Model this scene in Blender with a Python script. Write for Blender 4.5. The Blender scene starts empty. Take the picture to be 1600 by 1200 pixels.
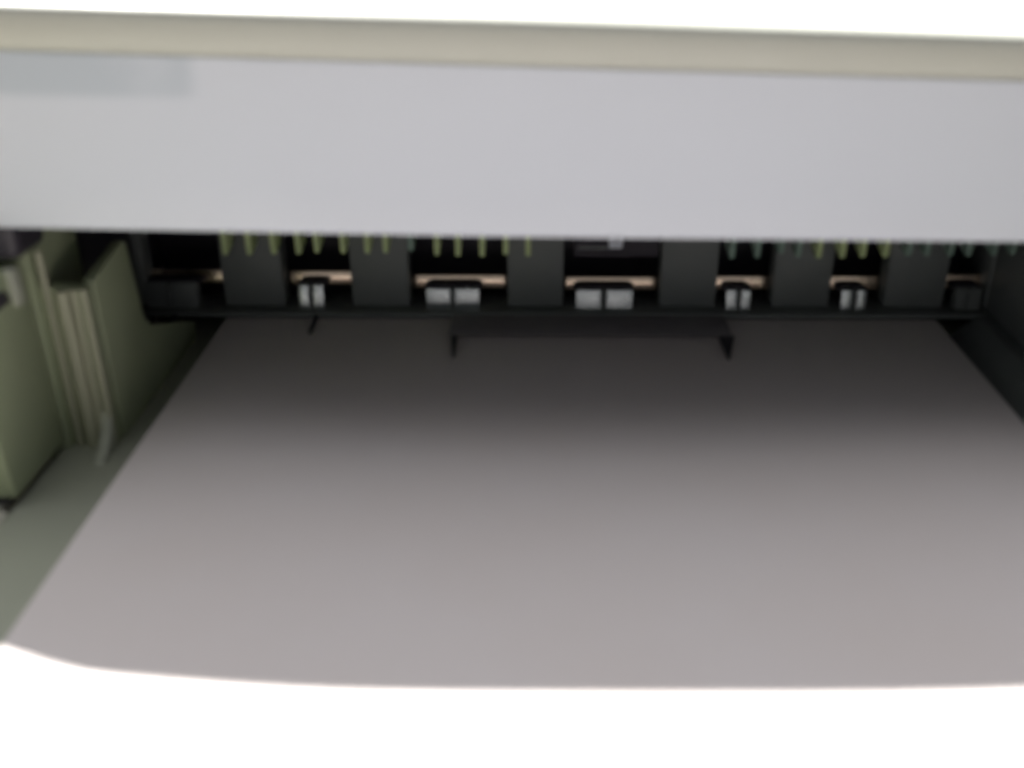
import bpy, bmesh, math
from mathutils import Vector, Matrix

S = bpy.context.scene
COL = S.collection
MM = 0.001

# ------------------------------------------------------------------ camera
CAM = Vector((0, 0, 0.123))
F = 1600.0                                   # focal length in photo pixels (1600 wide)
PITCH, YAW, ROLL = math.radians(27), math.radians(1.68), math.radians(-0.5)
fw = Vector((-math.sin(YAW) * math.cos(PITCH), math.cos(YAW) * math.cos(PITCH), -math.sin(PITCH)))
r0 = Vector((math.cos(YAW), math.sin(YAW), 0))
u0 = r0.cross(fw)
rt = r0 * math.cos(ROLL) + u0 * math.sin(ROLL)
up = u0 * math.cos(ROLL) - r0 * math.sin(ROLL)
cd = bpy.data.cameras.new('camera')
cam = bpy.data.objects.new('camera', cd)
COL.objects.link(cam)
m = Matrix((rt, up, -fw)).transposed().to_4x4()
m.translation = CAM
cam.matrix_world = m
cd.sensor_width = 36.0
cd.lens = 36.0 * F / 1600.0
cd.clip_start = 0.005
cd.clip_end = 50
cd.dof.use_dof = True
cd.dof.focus_distance = 0.70
cd.dof.aperture_fstop = 36.0 * MM / (2.9 * MM)
S.camera = cam

# ------------------------------------------------------------------ light
w = bpy.data.worlds.new('World')
S.world = w
w.use_nodes = True
bg = w.node_tree.nodes['Background']
bg.inputs['Color'].default_value = (0.97, 0.985, 1.0, 1)   # even room light
bg.inputs['Strength'].default_value = 0.19

KX, KY = 50 / 97, 70 / 97                    # how far the lid's shadow runs to the right / forward per unit of height
ldir = Vector((-KX, KY * 1.055, 1)).normalized()     # towards the lamp, behind the printer
ld = bpy.data.lights.new('room_lamp', 'AREA')
ld.shape = 'DISK'
ld.size = 0.055
ld.energy = 510
ld.color = (1.0, 0.975, 0.91)
lo = bpy.data.objects.new('room_lamp', ld)
COL.objects.link(lo)
lo.location = Vector((0, 0.15, 0.05)) + ldir * 3.0
lo.rotation_euler = ldir.to_track_quat('Z', 'Y').to_euler()

cl = bpy.data.lights.new('soft_fill', 'AREA')      # broad soft fill added overhead, no such lamp in view
cl.shape = 'SQUARE'
cl.size = 4.2
cl.energy = 44
cl.color = (0.99, 0.985, 1.0)
co = bpy.data.objects.new('soft_fill', cl)
COL.objects.link(co)
co.location = (-0.3, 0.95, 1.6)
co.rotation_euler = (Vector(co.location) - Vector((0, 0.15, 0))).to_track_quat('Z', 'Y').to_euler()

S.view_settings.view_transform = 'Standard'
S.view_settings.look = 'None'
S.view_settings.exposure = 0.0
S.view_settings.gamma = 1.0
S.view_settings.use_curve_mapping = False
S.cycles.use_denoising = True
S.cycles.max_bounces = 10
S.cycles.diffuse_bounces = 6


# ------------------------------------------------------------------ helpers
def at(px, py, X=None, Y=None, Z=None):
    """where the sight line of a photo pixel meets a plane (metres)"""
    d = fw + rt * ((px - 800) / F) - up * ((py - 600) / F)
    t = Y / d.y if Y is not None else ((Z - CAM.z) / d.z if Z is not None else X / d.x)
    return CAM + d * t


def lerp(pts, x):
    """piecewise linear, extrapolated at both ends"""
    for (a, b), (c, d) in zip(pts, pts[1:]):
        if x <= c or (c, d) == pts[-1]:
            return b + (d - b) * (x - a) / (c - a)


def mat(name, col, rough=0.5, metal=0.0, mottle=0.05, scale=60, bump=0.0, bscale=2500, spec=0.5, col2=None):
    M = bpy.data.materials.new(name)
    M.use_nodes = True
    n, l = M.node_tree.nodes, M.node_tree.links
    b = n['Principled BSDF']
    b.inputs['Metallic'].default_value = metal
    b.inputs['Specular IOR Level'].default_value = spec
    tc = n.new('ShaderNodeTexCoord')
    ns = n.new('ShaderNodeTexNoise')
    ns.inputs['Scale'].default_value = scale
    ns.inputs['Detail'].default_value = 5
    l.new(tc.outputs['Object'], ns.inputs['Vector'])
    mx = n.new('ShaderNodeMix')
    mx.data_type = 'RGBA'
    c2 = col2 or tuple(c * (1 - mottle * 2) for c in col)
    mx.inputs['A'].default_value = (*col, 1)
    mx.inputs['B'].default_value = (*c2, 1)
    l.new(ns.outputs['Fac'], mx.inputs['Factor'])
    l.new(mx.outputs['Result'], b.inputs['Base Color'])
    mr = n.new('ShaderNodeMapRange')
    mr.inputs['To Min'].default_value = max(rough - 0.08, 0.02)
    mr.inputs['To Max'].default_value = min(rough + 0.08, 1)
    l.new(ns.outputs['Fac'], mr.inputs['Value'])
    l.new(mr.outputs['Result'], b.inputs['Roughness'])
    if bump:
        nb = n.new('ShaderNodeTexNoise')
        nb.inputs['Scale'].default_value = bscale
        nb.inputs['Detail'].default_value = 3
        l.new(tc.outputs['Object'], nb.inputs['Vector'])
        bp = n.new('ShaderNodeBump')
        bp.inputs['Strength'].default_value = bump
        bp.inputs['Distance'].default_value = 0.0003
        l.new(nb.outputs['Fac'], bp.inputs['Height'])
        l.new(bp.outputs['Normal'], b.inputs['Normal'])
    return M


M_PAPER = mat('paper', (0.80, 0.755, 0.765), 0.85, col2=(0.76, 0.69, 0.67), scale=22, bump=0.15, bscale=1800, spec=0.2)
M_CREAM = mat('cream_plastic', (0.52, 0.535, 0.49), 0.5, mottle=0.02, bump=0.25)
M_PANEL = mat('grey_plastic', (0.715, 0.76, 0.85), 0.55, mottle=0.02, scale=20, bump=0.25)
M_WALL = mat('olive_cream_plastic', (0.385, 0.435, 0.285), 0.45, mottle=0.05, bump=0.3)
M_RIB = mat('tan_cream_plastic', (0.40, 0.405, 0.295), 0.4, mottle=0.04, bump=0.2)
M_FLOOR = mat('tray_plastic', (0.44, 0.46, 0.38), 0.5, mottle=0.04, bump=0.3)
M_GUIDE = mat('pale_green_plastic', (0.62, 0.74, 0.38), 0.35, mottle=0.05, bump=0.2)
M_TEAL = mat('teal_grey_plastic', (0.28, 0.40, 0.34), 0.4, mottle=0.06, bump=0.2)
M_DARK = mat('charcoal_plastic', (0.22, 0.24, 0.24), 0.45, mottle=0.1, bump=0.4)
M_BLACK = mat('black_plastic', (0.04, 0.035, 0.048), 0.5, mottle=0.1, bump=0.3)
M_FLAP = mat('dark_flap_plastic', (0.30, 0.28, 0.30), 0.6, mottle=0.1, bump=0.3)
M_STEEL = mat('grey_wheel_metal', (0.80, 0.85, 0.87), 0.25, metal=0.95, mottle=0.14, scale=250, bump=0.06)
M_COPPER = mat('polished_tan_metal', (1.0, 0.80, 0.63), 0.16, metal=1.0, mottle=0.05, scale=150, bump=0.1)
M_BODY = mat('body_plastic', (0.66, 0.64, 0.57), 0.5, mottle=0.03, bump=0.25)
M_TABLE = mat('table_laminate', (0.30, 0.22, 0.15), 0.4, mottle=0.15, scale=12, bump=0.1, bscale=300)


def tint_patch(M, col, x_end, soft, z0, z1):
    """mixes a soft-edged bluish tint into the colour of a plastic face, up to x_end and between two heights"""
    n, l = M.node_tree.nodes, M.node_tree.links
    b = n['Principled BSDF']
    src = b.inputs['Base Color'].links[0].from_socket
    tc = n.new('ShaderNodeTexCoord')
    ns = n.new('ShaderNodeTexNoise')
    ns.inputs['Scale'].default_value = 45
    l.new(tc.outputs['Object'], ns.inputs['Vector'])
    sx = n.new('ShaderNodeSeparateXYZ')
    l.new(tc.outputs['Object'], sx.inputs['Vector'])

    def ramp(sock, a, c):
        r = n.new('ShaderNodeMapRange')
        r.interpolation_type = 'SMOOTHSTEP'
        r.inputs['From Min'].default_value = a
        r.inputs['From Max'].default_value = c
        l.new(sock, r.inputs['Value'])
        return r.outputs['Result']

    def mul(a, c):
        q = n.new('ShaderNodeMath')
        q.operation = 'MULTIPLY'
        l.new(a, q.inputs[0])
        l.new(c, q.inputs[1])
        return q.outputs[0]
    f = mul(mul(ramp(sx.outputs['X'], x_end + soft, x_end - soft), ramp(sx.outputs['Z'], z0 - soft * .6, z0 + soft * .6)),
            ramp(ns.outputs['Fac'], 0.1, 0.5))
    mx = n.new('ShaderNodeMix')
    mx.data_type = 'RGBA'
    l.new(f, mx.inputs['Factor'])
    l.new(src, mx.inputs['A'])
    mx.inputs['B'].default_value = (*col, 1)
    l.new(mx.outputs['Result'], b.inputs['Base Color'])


tint_patch(M_PANEL, (0.56, 0.62, 0.70), at(300, 120, Y=0.203).x, 0.0022, at(150, 152, Y=0.203).z, 0)  # bluish tint mixed in at the panel's upper left


def mesh_obj(name, bm, material, parent=None, smooth=False):
    bmesh.ops.recalc_face_normals(bm, faces=bm.faces)
    me = bpy.data.meshes.new(name)
    bm.to_mesh(me)
    bm.free()
    me.materials.append(material)
    if smooth:
        for p in me.polygons:
            p.use_smooth = True
    o = bpy.data.objects.new(name, me)
    COL.objects.link(o)
    o.parent = parent
    return o


def box_bm(x0, x1, y0, y1, z0, z1, bev=0.0, seg=2):
    """a bevelled box, sizes in millimetres"""
    bm = bmesh.new()
    bmesh.ops.create_cube(bm, size=1)
    for v in bm.verts:
        v.co = Vector(((x0 + x1) / 2 + v.co.x * (x1 - x0), (y0 + y1) / 2 + v.co.y * (y1 - y0),
                       (z0 + z1) / 2 + v.co.z * (z1 - z0))) * MM
    if bev:
        bmesh.ops.bevel(bm, geom=list(bm.edges), offset=bev * MM, segments=seg, profile=0.5, affect='EDGES')
    return bm


def box(name, x0, x1, y0, y1, z0, z1, material, parent, bev=0.4):
    return mesh_obj(name, box_bm(x0, x1, y0, y1, z0, z1, bev), material, parent)


def cyl_bm(x0, x1, y, z, r, n=28, bev=0.25):
    """a cylinder lying along X, millimetres"""
    bm = bmesh.new()
    bmesh.ops.create_cone(bm, cap_ends=True, segments=n, radius1=r * MM, radius2=r * MM, depth=(x1 - x0) * MM)
    caps = [f for f in bm.faces if len(f.verts) > 4]
    edges = list({e for f in caps for e in f.edges})
    bmesh.ops.bevel(bm, geom=edges, offset=bev * MM, segments=2, profile=0.5, affect='EDGES')
    bmesh.ops.transform(bm, matrix=Matrix.Translation(Vector(((x0 + x1) / 2, y, z)) * MM) @ Matrix.Rotation(math.pi / 2, 4, 'Y'),
                        verts=bm.verts)
    return bm


def prism_bm(poly, axis, a, b, bev=0.0):
    """polygon in the two other axes, extruded from a to b along axis (millimetres)"""
    bm = bmesh.new()
    def P(u, v, t):
        c = {'X': (t, u, v), 'Y': (u, t, v), 'Z': (u, v, t)}[axis]
        return Vector(c) * MM
    va = [bm.verts.new(P(u, v, a)) for u, v in poly]
    vb = [bm.verts.new(P(u, v, b)) for u, v in poly]
    bm.faces.new(va)
    bm.faces.new(vb[::-1])
    n = len(poly)
    for i in range(n):
        bm.faces.new((va[i], vb[i], vb[(i + 1) % n], va[(i + 1) % n]))
    bmesh.ops.recalc_face_normals(bm, faces=bm.faces)
    if bev:
        bmesh.ops.bevel(bm, geom=list(bm.edges), offset=bev * MM, segments=2, profile=0.5, affect='EDGES')
    return bm


def loft_bm(rings):
    """closed rings of equal length, capped at both ends (metres)"""
    bm = bmesh.new()
    R = [[bm.verts.new(p) for p in ring] for ring in rings]
    n = len(R[0])
    for A, B in zip(R, R[1:]):
        for i in range(n):
            bm.faces.new((A[i], A[(i + 1) % n], B[(i + 1) % n], B[i]))
    bm.faces.new(R[0])
    bm.faces.new(R[-1][::-1])
    return bm


def flat_by_angle(o, deg=32):
    for p in o.data.polygons:
        p.use_smooth = True
    o.data.set_sharp_from_angle(angle=math.radians(deg))


# ------------------------------------------------------------------ table the printer stands on
tb = mesh_obj('table_top', box_bm(-700, 700, -350, 750, -170, -140, 2), M_TABLE)
tb['kind'] = 'structure'

# ------------------------------------------------------------------ the printer
pr = bpy.data.objects.new('laser_printer', None)
COL.objects.link(pr)
pr.location = (0, 0.3, -0.14)
pr['label'] = 'cream and grey desktop printer with a dark exit slot and row of rollers'
pr['category'] = 'printer'
bpy.context.view_layer.update()


def adopt(o):
    """parent to the printer and keep the place it was built at"""
    o.parent = pr
    o.matrix_parent_inverse = Matrix.Translation(-pr.location)
    return o


def part(name, bm, material, parent=None, angle=32):
    o = mesh_obj(name, bm, material, None)
    flat_by_angle(o, angle)
    if parent is None:
        adopt(o)
    else:
        o.parent = parent
    return o


# --- lid: its front edge is the curve whose shadow falls across the sheet
edge_px = [(-400, -10), (0, 4), (800, 28), (1600, 55), (2000, 70)]
band_px = [(-400, 66), (0, 80), (800, 105), (1600, 128), (2000, 139)]
low_px = [(-400, 350), (0, 358), (800, 373), (1600, 381), (2000, 384)]


def z_on(line, x, y):
    """height at plan position (x, y) of a straight edge seen along the photo line"""
    z = 0.08
    for _ in range(6):
        q = Vector((x, y, z)) - CAM
        px = 800 + F * q.dot(rt) / q.dot(fw)
        z = at(px, lerp(line, px), Y=y).z
    return z


shadow_px = [(15, 1000), (60, 1010), (110, 1025), (160, 1038), (200, 1045), (300, 1053), (500, 1067),
             (700, 1073), (1000, 1074), (1600, 1068)]
front = []
for px, py in shadow_px:
    p = at(px, py, Z=0)
    ze = z_on(edge_px, p.x - 0.05, 0.2)
    front.append((p.x - KX * ze, p.y + KY * ze))
front = [(-0.215, 0.345), (-0.212, 0.300), (-0.200, 0.252), (-0.180, 0.224), (-0.162, 0.213)] + front
front += [(0.10, front[-1][1] + 0.003), (0.17, front[-1][1] + 0.008), (0.20, front[-1][1] + 0.03), (0.212, 0.30), (0.215, 0.345)]
YB = 0.470                                   # back of the printer


def smooth_pts(p, it=2):
    for _ in range(it):
        q = [p[0]]
        for a, b in zip(p, p[1:]):
            q += [(a[0] * .75 + b[0] * .25, a[1] * .75 + b[1] * .25), (a[0] * .25 + b[0] * .75, a[1] * .25 + b[1] * .75)]
        q.append(p[-1])
        p = q
    return p


fr = smooth_pts(front)


def crown(x, y):
    """the lid's top swells a little and falls away to the right"""
    k = max(0.0, x - 0.015)
    return -1.6 * k * k


rings = []
for x, y in fr:
    yc = min(y, 0.215)
    ze, zb = z_on(edge_px, x, yc), z_on(band_px, x, yc)
    c = crown(x, y)
    dz = ze - zb
    ring = [Vector((x, YB, zb)), Vector((x, y + 0.009, zb)), Vector((x, y + 0.0022, zb - 0.0002)), Vector((x, y + 0.0014, zb + 0.0004)),
            Vector((x, y + 0.0004, zb + dz * 0.35)), Vector((x, y, zb + dz * 0.7)),
            Vector((x, y + 0.0003, zb + dz * 0.86)), Vector((x, y + 0.0013, zb + dz * 0.96)),
            Vector((x, y + 0.003, ze + 0.0003))]
    for s in (0.012, 0.03, 0.06, 0.1, 0.16):
        yy = y + s
        if yy < YB - 0.012:
            ring.append(Vector((x, yy, ze + 0.0004 + 0.03 * s + c * min(1, s / 0.06))))
        else:
            ring.append(Vector((x, YB - 0.010 + s * 0.01, ze + 0.0004 + 0.03 * s + c * min(1, s / 0.06))))
    ring.append(Vector((x, YB, ze)))
    rings.append(ring)
lid = part('lid', loft_bm(rings), M_CREAM, angle=40)
lid['label'] = 'cream top lid, its upper face brightly lit'

# --- grey front panel under the lid
rings = []
for x, y in fr:
    if y > 0.33:
        continue
    yc = min(y, 0.215)
    zb, zl = z_on(band_px, x, yc), z_on(low_px, x, yc + 0.0012)
    T = 0.004
    rings.append([Vector((x, y + 0.0018, zb - 0.0003)), Vector((x, y + 0.0016, zb - (zb - zl) * 0.3)),
                  Vector((x, y + 0.0013, zl + (zb - zl) * 0.25)), Vector((x, y + 0.0011, zl + 0.0018)),
                  Vector((x, y + 0.0014, zl + 0.0007)), Vector((x, y + 0.0022, zl)),
                  Vector((x, y + 0.0022 + T, zl)), Vector((x, y + 0.0018 + T, zb - 0.0003))])
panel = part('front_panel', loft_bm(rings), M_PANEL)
panel['label'] = 'wide plain grey front panel above the exit slot'

def child_fix(o):
    """a sub-part of a part that is adopted: same place"""
    return o


def sub(name, bm, material, parent, angle=32):
    return child_fix(part(name, bm, material, parent, angle))



# --- underside of the overhang, back and body
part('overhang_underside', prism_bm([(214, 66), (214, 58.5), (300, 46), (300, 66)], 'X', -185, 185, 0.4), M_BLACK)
box('rear_body', -205, 205, 330, 468, -135, 84, M_BODY, None, 3)
adopt(bpy.data.objects['rear_body'])
adopt(box('base_body', -205, 205, 120, 329.5, -135, -9, M_BODY, None, 3))
for x in (-170, 170):
    for y in (150, 430):
        adopt(box('rubber_foot', x - 12, x + 12, y - 12, y + 12, -140, -134.5, M_BLACK, None, 1))
adopt(box('exit_chamber_back', -150, 160, 312, 329.4, -8.8, 64, M_BLACK, None, 0.3))

# --- output tray
tray = part('tray_floor', prism_bm([(20, -9), (20, -6.2), (24, -5), (311, -5), (311, -8.8), (119, -8.8), (119, -14), (40, -14)], 'X', -117.4, 138, 0.3), M_FLOOR)
for x in (-70, -20, 30, 80):
    sub('tray_rib', prism_bm([(30, -5.4), (34, -1.4), (262, -1.4), (270, -5.4)], 'X', x - 1, x + 1, 0.3), M_FLOOR, tray)

for xa, xb in ((-204, -117.7), (138.4, 204)):  # right deck is unseen, added as a bright surface for the exit bars to mirror
    adopt(box('front_deck', xa, xb, 20, 188, -14, -4.6, M_BODY, None, 1.5))

# --- left side wall: front panel, pier with ribs, inner panel
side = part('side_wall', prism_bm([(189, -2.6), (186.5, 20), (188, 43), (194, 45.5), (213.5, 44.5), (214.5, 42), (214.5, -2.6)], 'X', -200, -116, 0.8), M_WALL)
sub('crease_shade', box_bm(-199, -119.0, 190.5, 214.4, -5.1, -2.7, 0.2), M_BLACK, side)  # black strip under the wall: the crease's shadow put into shape and colour
sub('guide_peg', prism_bm([(206.5, 36), (206, 45), (210, 45), (210.5, 36)], 'X', -117, -114.6, 0.7), M_FLOOR, side)
sub('guide_notch', prism_bm([(198, 38), (198, 41.5), (204, 41.5), (206, 38)], 'X', -117, -115.7, 0.4), M_BLACK, side)
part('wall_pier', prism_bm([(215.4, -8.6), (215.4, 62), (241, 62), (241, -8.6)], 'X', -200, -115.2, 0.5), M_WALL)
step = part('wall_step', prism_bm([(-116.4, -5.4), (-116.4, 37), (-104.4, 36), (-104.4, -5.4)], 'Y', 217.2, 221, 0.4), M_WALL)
for x, r, top in ((-113.4, 1.0, 45.5), (-109.9, 1.9, 36), (-107.2, 1.0, 36.2), (-104.9, 0.9, 36.4)):
    bm = bmesh.new()
    bmesh.ops.create_cone(bm, cap_ends=True, segments=16, radius1=r * MM, radius2=r * 0.85 * MM, depth=(top + 5) * MM)
    bmesh.ops.translate(bm, vec=Vector((x, 217.0, (top - 5) / 2)) * MM, verts=bm.verts)
    sub('wall_rib', bm, M_RIB, step)
sub('step_foot', prism_bm([(206, -5.4), (211, -3.2), (215, 0.5), (217, 5), (218, -5.4)], 'X', -107, -104.2, 0.5), M_FLOOR, step)
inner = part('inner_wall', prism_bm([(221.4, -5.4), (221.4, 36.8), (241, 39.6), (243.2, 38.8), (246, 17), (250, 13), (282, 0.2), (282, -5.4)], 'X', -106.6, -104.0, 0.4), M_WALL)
adopt(box('side_body', -204, -121, 190, 329, -8.5, -5.2, M_BODY, None, 0.5))
adopt(box('gap_filler', -204, -122, 241.6, 311.5, -8, 62, M_BLACK, None, 0.3))
adopt(box('hinge_cover', -204, -112.5, 207, 221.5, 46.6, 61, M_BLACK, None, 2.0))

# --- right side wall
right_wall = part('side_wall', prism_bm([(192, -8.6), (190, 20), (193, 52), (311, 60), (311, -8.6)], 'X', 136.6, 204, 0.8), M_BODY)
sub('wall_liner', prism_bm([(196, -4.8), (194, 20), (196, 50), (311, 58), (311, -4.8)], 'X', 134, 136.5, 0.5), M_DARK, right_wall)
part('ledge', prism_bm([(134.4, -5.2), (134.2, 2.5), (130, 2.0), (122.5, -4.4), (122, -5.2)], 'Y', 200, 283, 0.2), M_DARK)

# ------------------------------------------------------------------ exit housing and rollers
YH = 0.288                                   # face of the housing uprights


def X_at(px, py, Y=YH):
    return at(px, py, Y=Y).x / MM


def Z_at(px, py, Y=YH):
    return at(px, py, Y=Y).z / MM


windows = [  # bar left, bar right, bar y, wheels [(x0,x1),...], wheel top, wheel bottom
    (214, 347, 430, [(230, 268), (272, 310)], 445, 490),
    (443, 548, 432, [(468, 485), (489, 507)], 448, 489),
    (640, 792, 438, [(667, 705), (709, 749)], 453, 492),
    (881, 1031, 441, [(900, 940), (947, 988)], 456, 493),
    (1121, 1208, 440, [(1134, 1152), (1157, 1171)], 456, 493),
    (1300, 1385, 440, [(1313, 1331), (1337, 1352)], 456, 492),
    (1480, 1570, 438, [(1492, 1508), (1512, 1530)], 454, 490),
]
edges = [(150, 214)] + [(windows[i][1], windows[i + 1][0]) for i in range(6)] + [(1570, 1700)]
for i, (a, b) in enumerate(edges):
    x0, x1 = X_at(a, 440), X_at(b, 440)
    if i == 0:
        x0 = -119.5
    if i == 7:
        x1 = 133.5
    part('housing_upright', prism_bm([(288, 2.6), (288, 14), (289.5, 44), (296, 44), (296, 2.6)], 'X', x0 + 0.15, x1 - 0.15, 0.5), M_DARK)

lip = part('exit_lip', prism_bm([(283.2, 0.9), (282.8, 1.8), (283.3, 2.4), (300, 2.3), (300, 0.9)], 'X', -120.5, 133.8, 0.2), M_DARK)

for a, b, yb, wheels, wt, wb in windows:
    x0, x1 = X_at(a, yb), X_at(b, yb)
    zc = Z_at((a + b) / 2, yb, 0.294)
    # polished bar, tipped up towards the opening
    bm = box_bm(x0 + 0.2, x1 - 0.2, -1, 1, -2.6, 2.0, 0.6, 3)
    bmesh.ops.transform(bm, matrix=Matrix.Translation(Vector((0, 294.5, zc)) * MM) @ Matrix.Rotation(math.radians(-9), 4, 'X'), verts=bm.verts)
    part('exit_bar', bm, M_COPPER, angle=60)
    # wheel holder: dark arch over the two wheels
    wx0, wx1 = X_at(wheels[0][0], wt), X_at(wheels[-1][1], wt)
    zt = Z_at((a + b) / 2, wt, 0.287)
    hold = part('wheel_holder', prism_bm([(wx0 - 1.0, zt - 0.3), (wx0 - 0.4, zt + 0.6), (wx0 + 1, zt + 1.0), (wx1 - 1, zt + 1.0), (wx1 + 0.4, zt + 0.6), (wx1 + 1.0, zt - 0.3)],
                                         'Y', 289.2, 293, 0.3), M_BLACK)
    zb = Z_at((a + b) / 2, wb, 0.2865)
    zm = zb + (zt - zb) * (0.08 if a == 881 else 0.45 if a == 640 else 0.25)
    dark = a in (214, 1480)  # end pads in charcoal: their lack of reflection put into the colour
    for wa, wb2 in wheels:
        tip = math.tan(math.radians(9)) * (zt - zm)
        prof = [(287.0 + 0.05, zb - 0.6), (287.0, zm), (287.0 + tip, zt), (287.0 + tip + 0.5, zt + 0.35), (292, zt + 0.35), (292, zb - 0.6)]
        part('pinch_pad', prism_bm(prof, 'X', X_at(wa, 472), X_at(wb2, 472), 0.12), M_DARK if dark else M_STEEL, angle=40)
    xm = (X_at(wheels[0][1], 472) + X_at(wheels[1][0], 472)) / 2
    sub('divider', prism_bm([(285.8, zb - 0.2), (285.6, zt - 1), (286.6, zt + 0.4), (292, zt + 0.4), (292, zb - 0.2)], 'X', xm - 0.3, xm + 0.3, 0.1), M_DARK, hold)

# --- guide fins hanging above the slot
fin_px = [350, 388, 426, 465, 494, 535, 573, 602, 641, 682, 715, 753, 790, 825,
          1145, 1185, 1222, 1249, 1281, 1318, 1350, 1386, 1422, 1451, 1488, 1516, 1556, 1586]
fin_y = [400, 400, 399, 399, 397, 398, 398, 397, 394, 401, 402, 403, 400, 402,
         406, 405, 398, 404, 405, 405, 404, 404, 402, 402, 402, 402, 401, 400]
for px, py in zip(fin_px, fin_y):
    x = X_at(px, py - 12, 0.274)
    z = Z_at(px, py, 0.274)
    hw = 0.75
    part('guide_fin', prism_bm([(274.6, z), (274, z + 1), (273.6, z + 14), (274.5, 46.5), (286, 46.5), (286.5, z + 6), (281, z + 1.2)],
                               'X', x - hw, x + hw, 0.3), M_TEAL if px in (641, 1145, 1185, 1222, 1249, 1422, 1451, 1488, 1516, 1556, 1586) else M_GUIDE)

# --- sensor block above the middle window
xa, xb = X_at(897, 390, 0.276), X_at(1030, 390, 0.276)
blk = part('sensor_block', box_bm(xa, xb, 276, 287, Z_at(960, 402, 0.276), 46.5, 0.5), M_BLACK)
sub('sensor_tab', prism_bm([(X_at(952, 380, .2755), Z_at(952, 387, .2755)), (X_at(972, 380, .2755), Z_at(972, 387, .2755)), (X_at(978, 380, .2755), 34), (X_at(948, 380, .2755), 34)],
                           'Y', 274.6, 276.2, 0.2), M_PANEL, blk)
sub('sensor_bar', box_bm(X_at(903, 388, .2755), X_at(950, 388, .2755), 275.2, 276.3, Z_at(920, 389, .2755), Z_at(920, 385, .2755), 0.2), M_DARK, blk)

# --- stacking flap with its two prongs, hanging from the lip over the sheet
fa, fb = at(700, 534, Z=0.001).x / MM, at(1146, 534, Z=0.001).x / MM
flap = part('stacking_flap', prism_bm([(283.6, 0.9), (283.0, 2.0), (274, 1.9), (269.0, 1.7), (269.0, 1.5), (274, 1.5)], 'X', fa, fb, 0.12), M_FLAP)
for px, wd, tip in ((708, 1.0, 557), (1139, 2.2, 560)):
    p = at(px, tip, Z=0.001)
    x, y = p.x / MM, p.y / MM
    x2 = at(px, 530, Z=0.002).x / MM
    sub('prong', prism_bm([(x2 - wd, 269.5), (x2 + wd, 269.5), (x + 0.3, y), (x - 0.3, y)], 'Z', 0.45, 1.6, 0.1), M_BLACK, flap)
x = at(488, 510, Z=0.001).x / MM
part('lip_prong', prism_bm([(283.5, 2.0), (277, 1.2), (272, 0.5), (274, 0.5), (283.5, 0.9)], 'X', x - 0.6, x + 0.6, 0.1), M_BLACK)
x = at(942, 500, Z=0.002).x / MM
part('lip_prong', prism_bm([(283.5, 2.2), (281, 2.0), (279.5, 1.2), (280, 0.8), (283.5, 0.9)], 'X', x - 0.8, x + 0.8, 0.1), M_DARK)
x = at(262, 510, Z=0.001).x / MM
part('lip_prong', prism_bm([(283.5, 2.0), (279, 0.5), (276, -2.5), (279, -2.5), (283.5, 0.9)], 'X', x - 0.6, x + 0.6, 0.1), M_BLACK)

# ------------------------------------------------------------------ the sheet of paper
bm = bmesh.new()
NX, NY = 48, 60
x0, x1, y0, y1 = -95.1, 118.5, 9.0, 288.0
G = []
for j in range(NY + 1):
    row = []
    for i in range(NX + 1):
        u, v = i / NX, j / NY
        x, y = x0 + (x1 - x0) * u, y0 + (y1 - y0) * v
        z = 0.25 * math.sin(y * 0.021 + 0.6) * math.sin(x * 0.018 + 0.4) + 0.12 * math.sin(x * 0.05 + y * 0.013)
        z *= min(1, (288 - y) / 40)
        if y < 100:
            z -= ((100 - y) / 100) ** 2 * 1.0
        row.append(bm.verts.new(Vector((x, y, z)) * MM))
    G.append(row)
for j in range(NY):
    for i in range(NX):
        bm.faces.new((G[j][i], G[j][i + 1], G[j + 1][i + 1], G[j + 1][i]))
r = bmesh.ops.extrude_face_region(bm, geom=list(bm.faces))
bmesh.ops.translate(bm, vec=(0, 0, -0.00011), verts=[v for v in r['geom'] if isinstance(v, bmesh.types.BMVert)])
sheet = mesh_obj('paper_sheet', bm, M_PAPER)
flat_by_angle(sheet, 40)
sheet['label'] = 'blank white sheet of paper lying in the output tray below the slot'
sheet['category'] = 'paper'
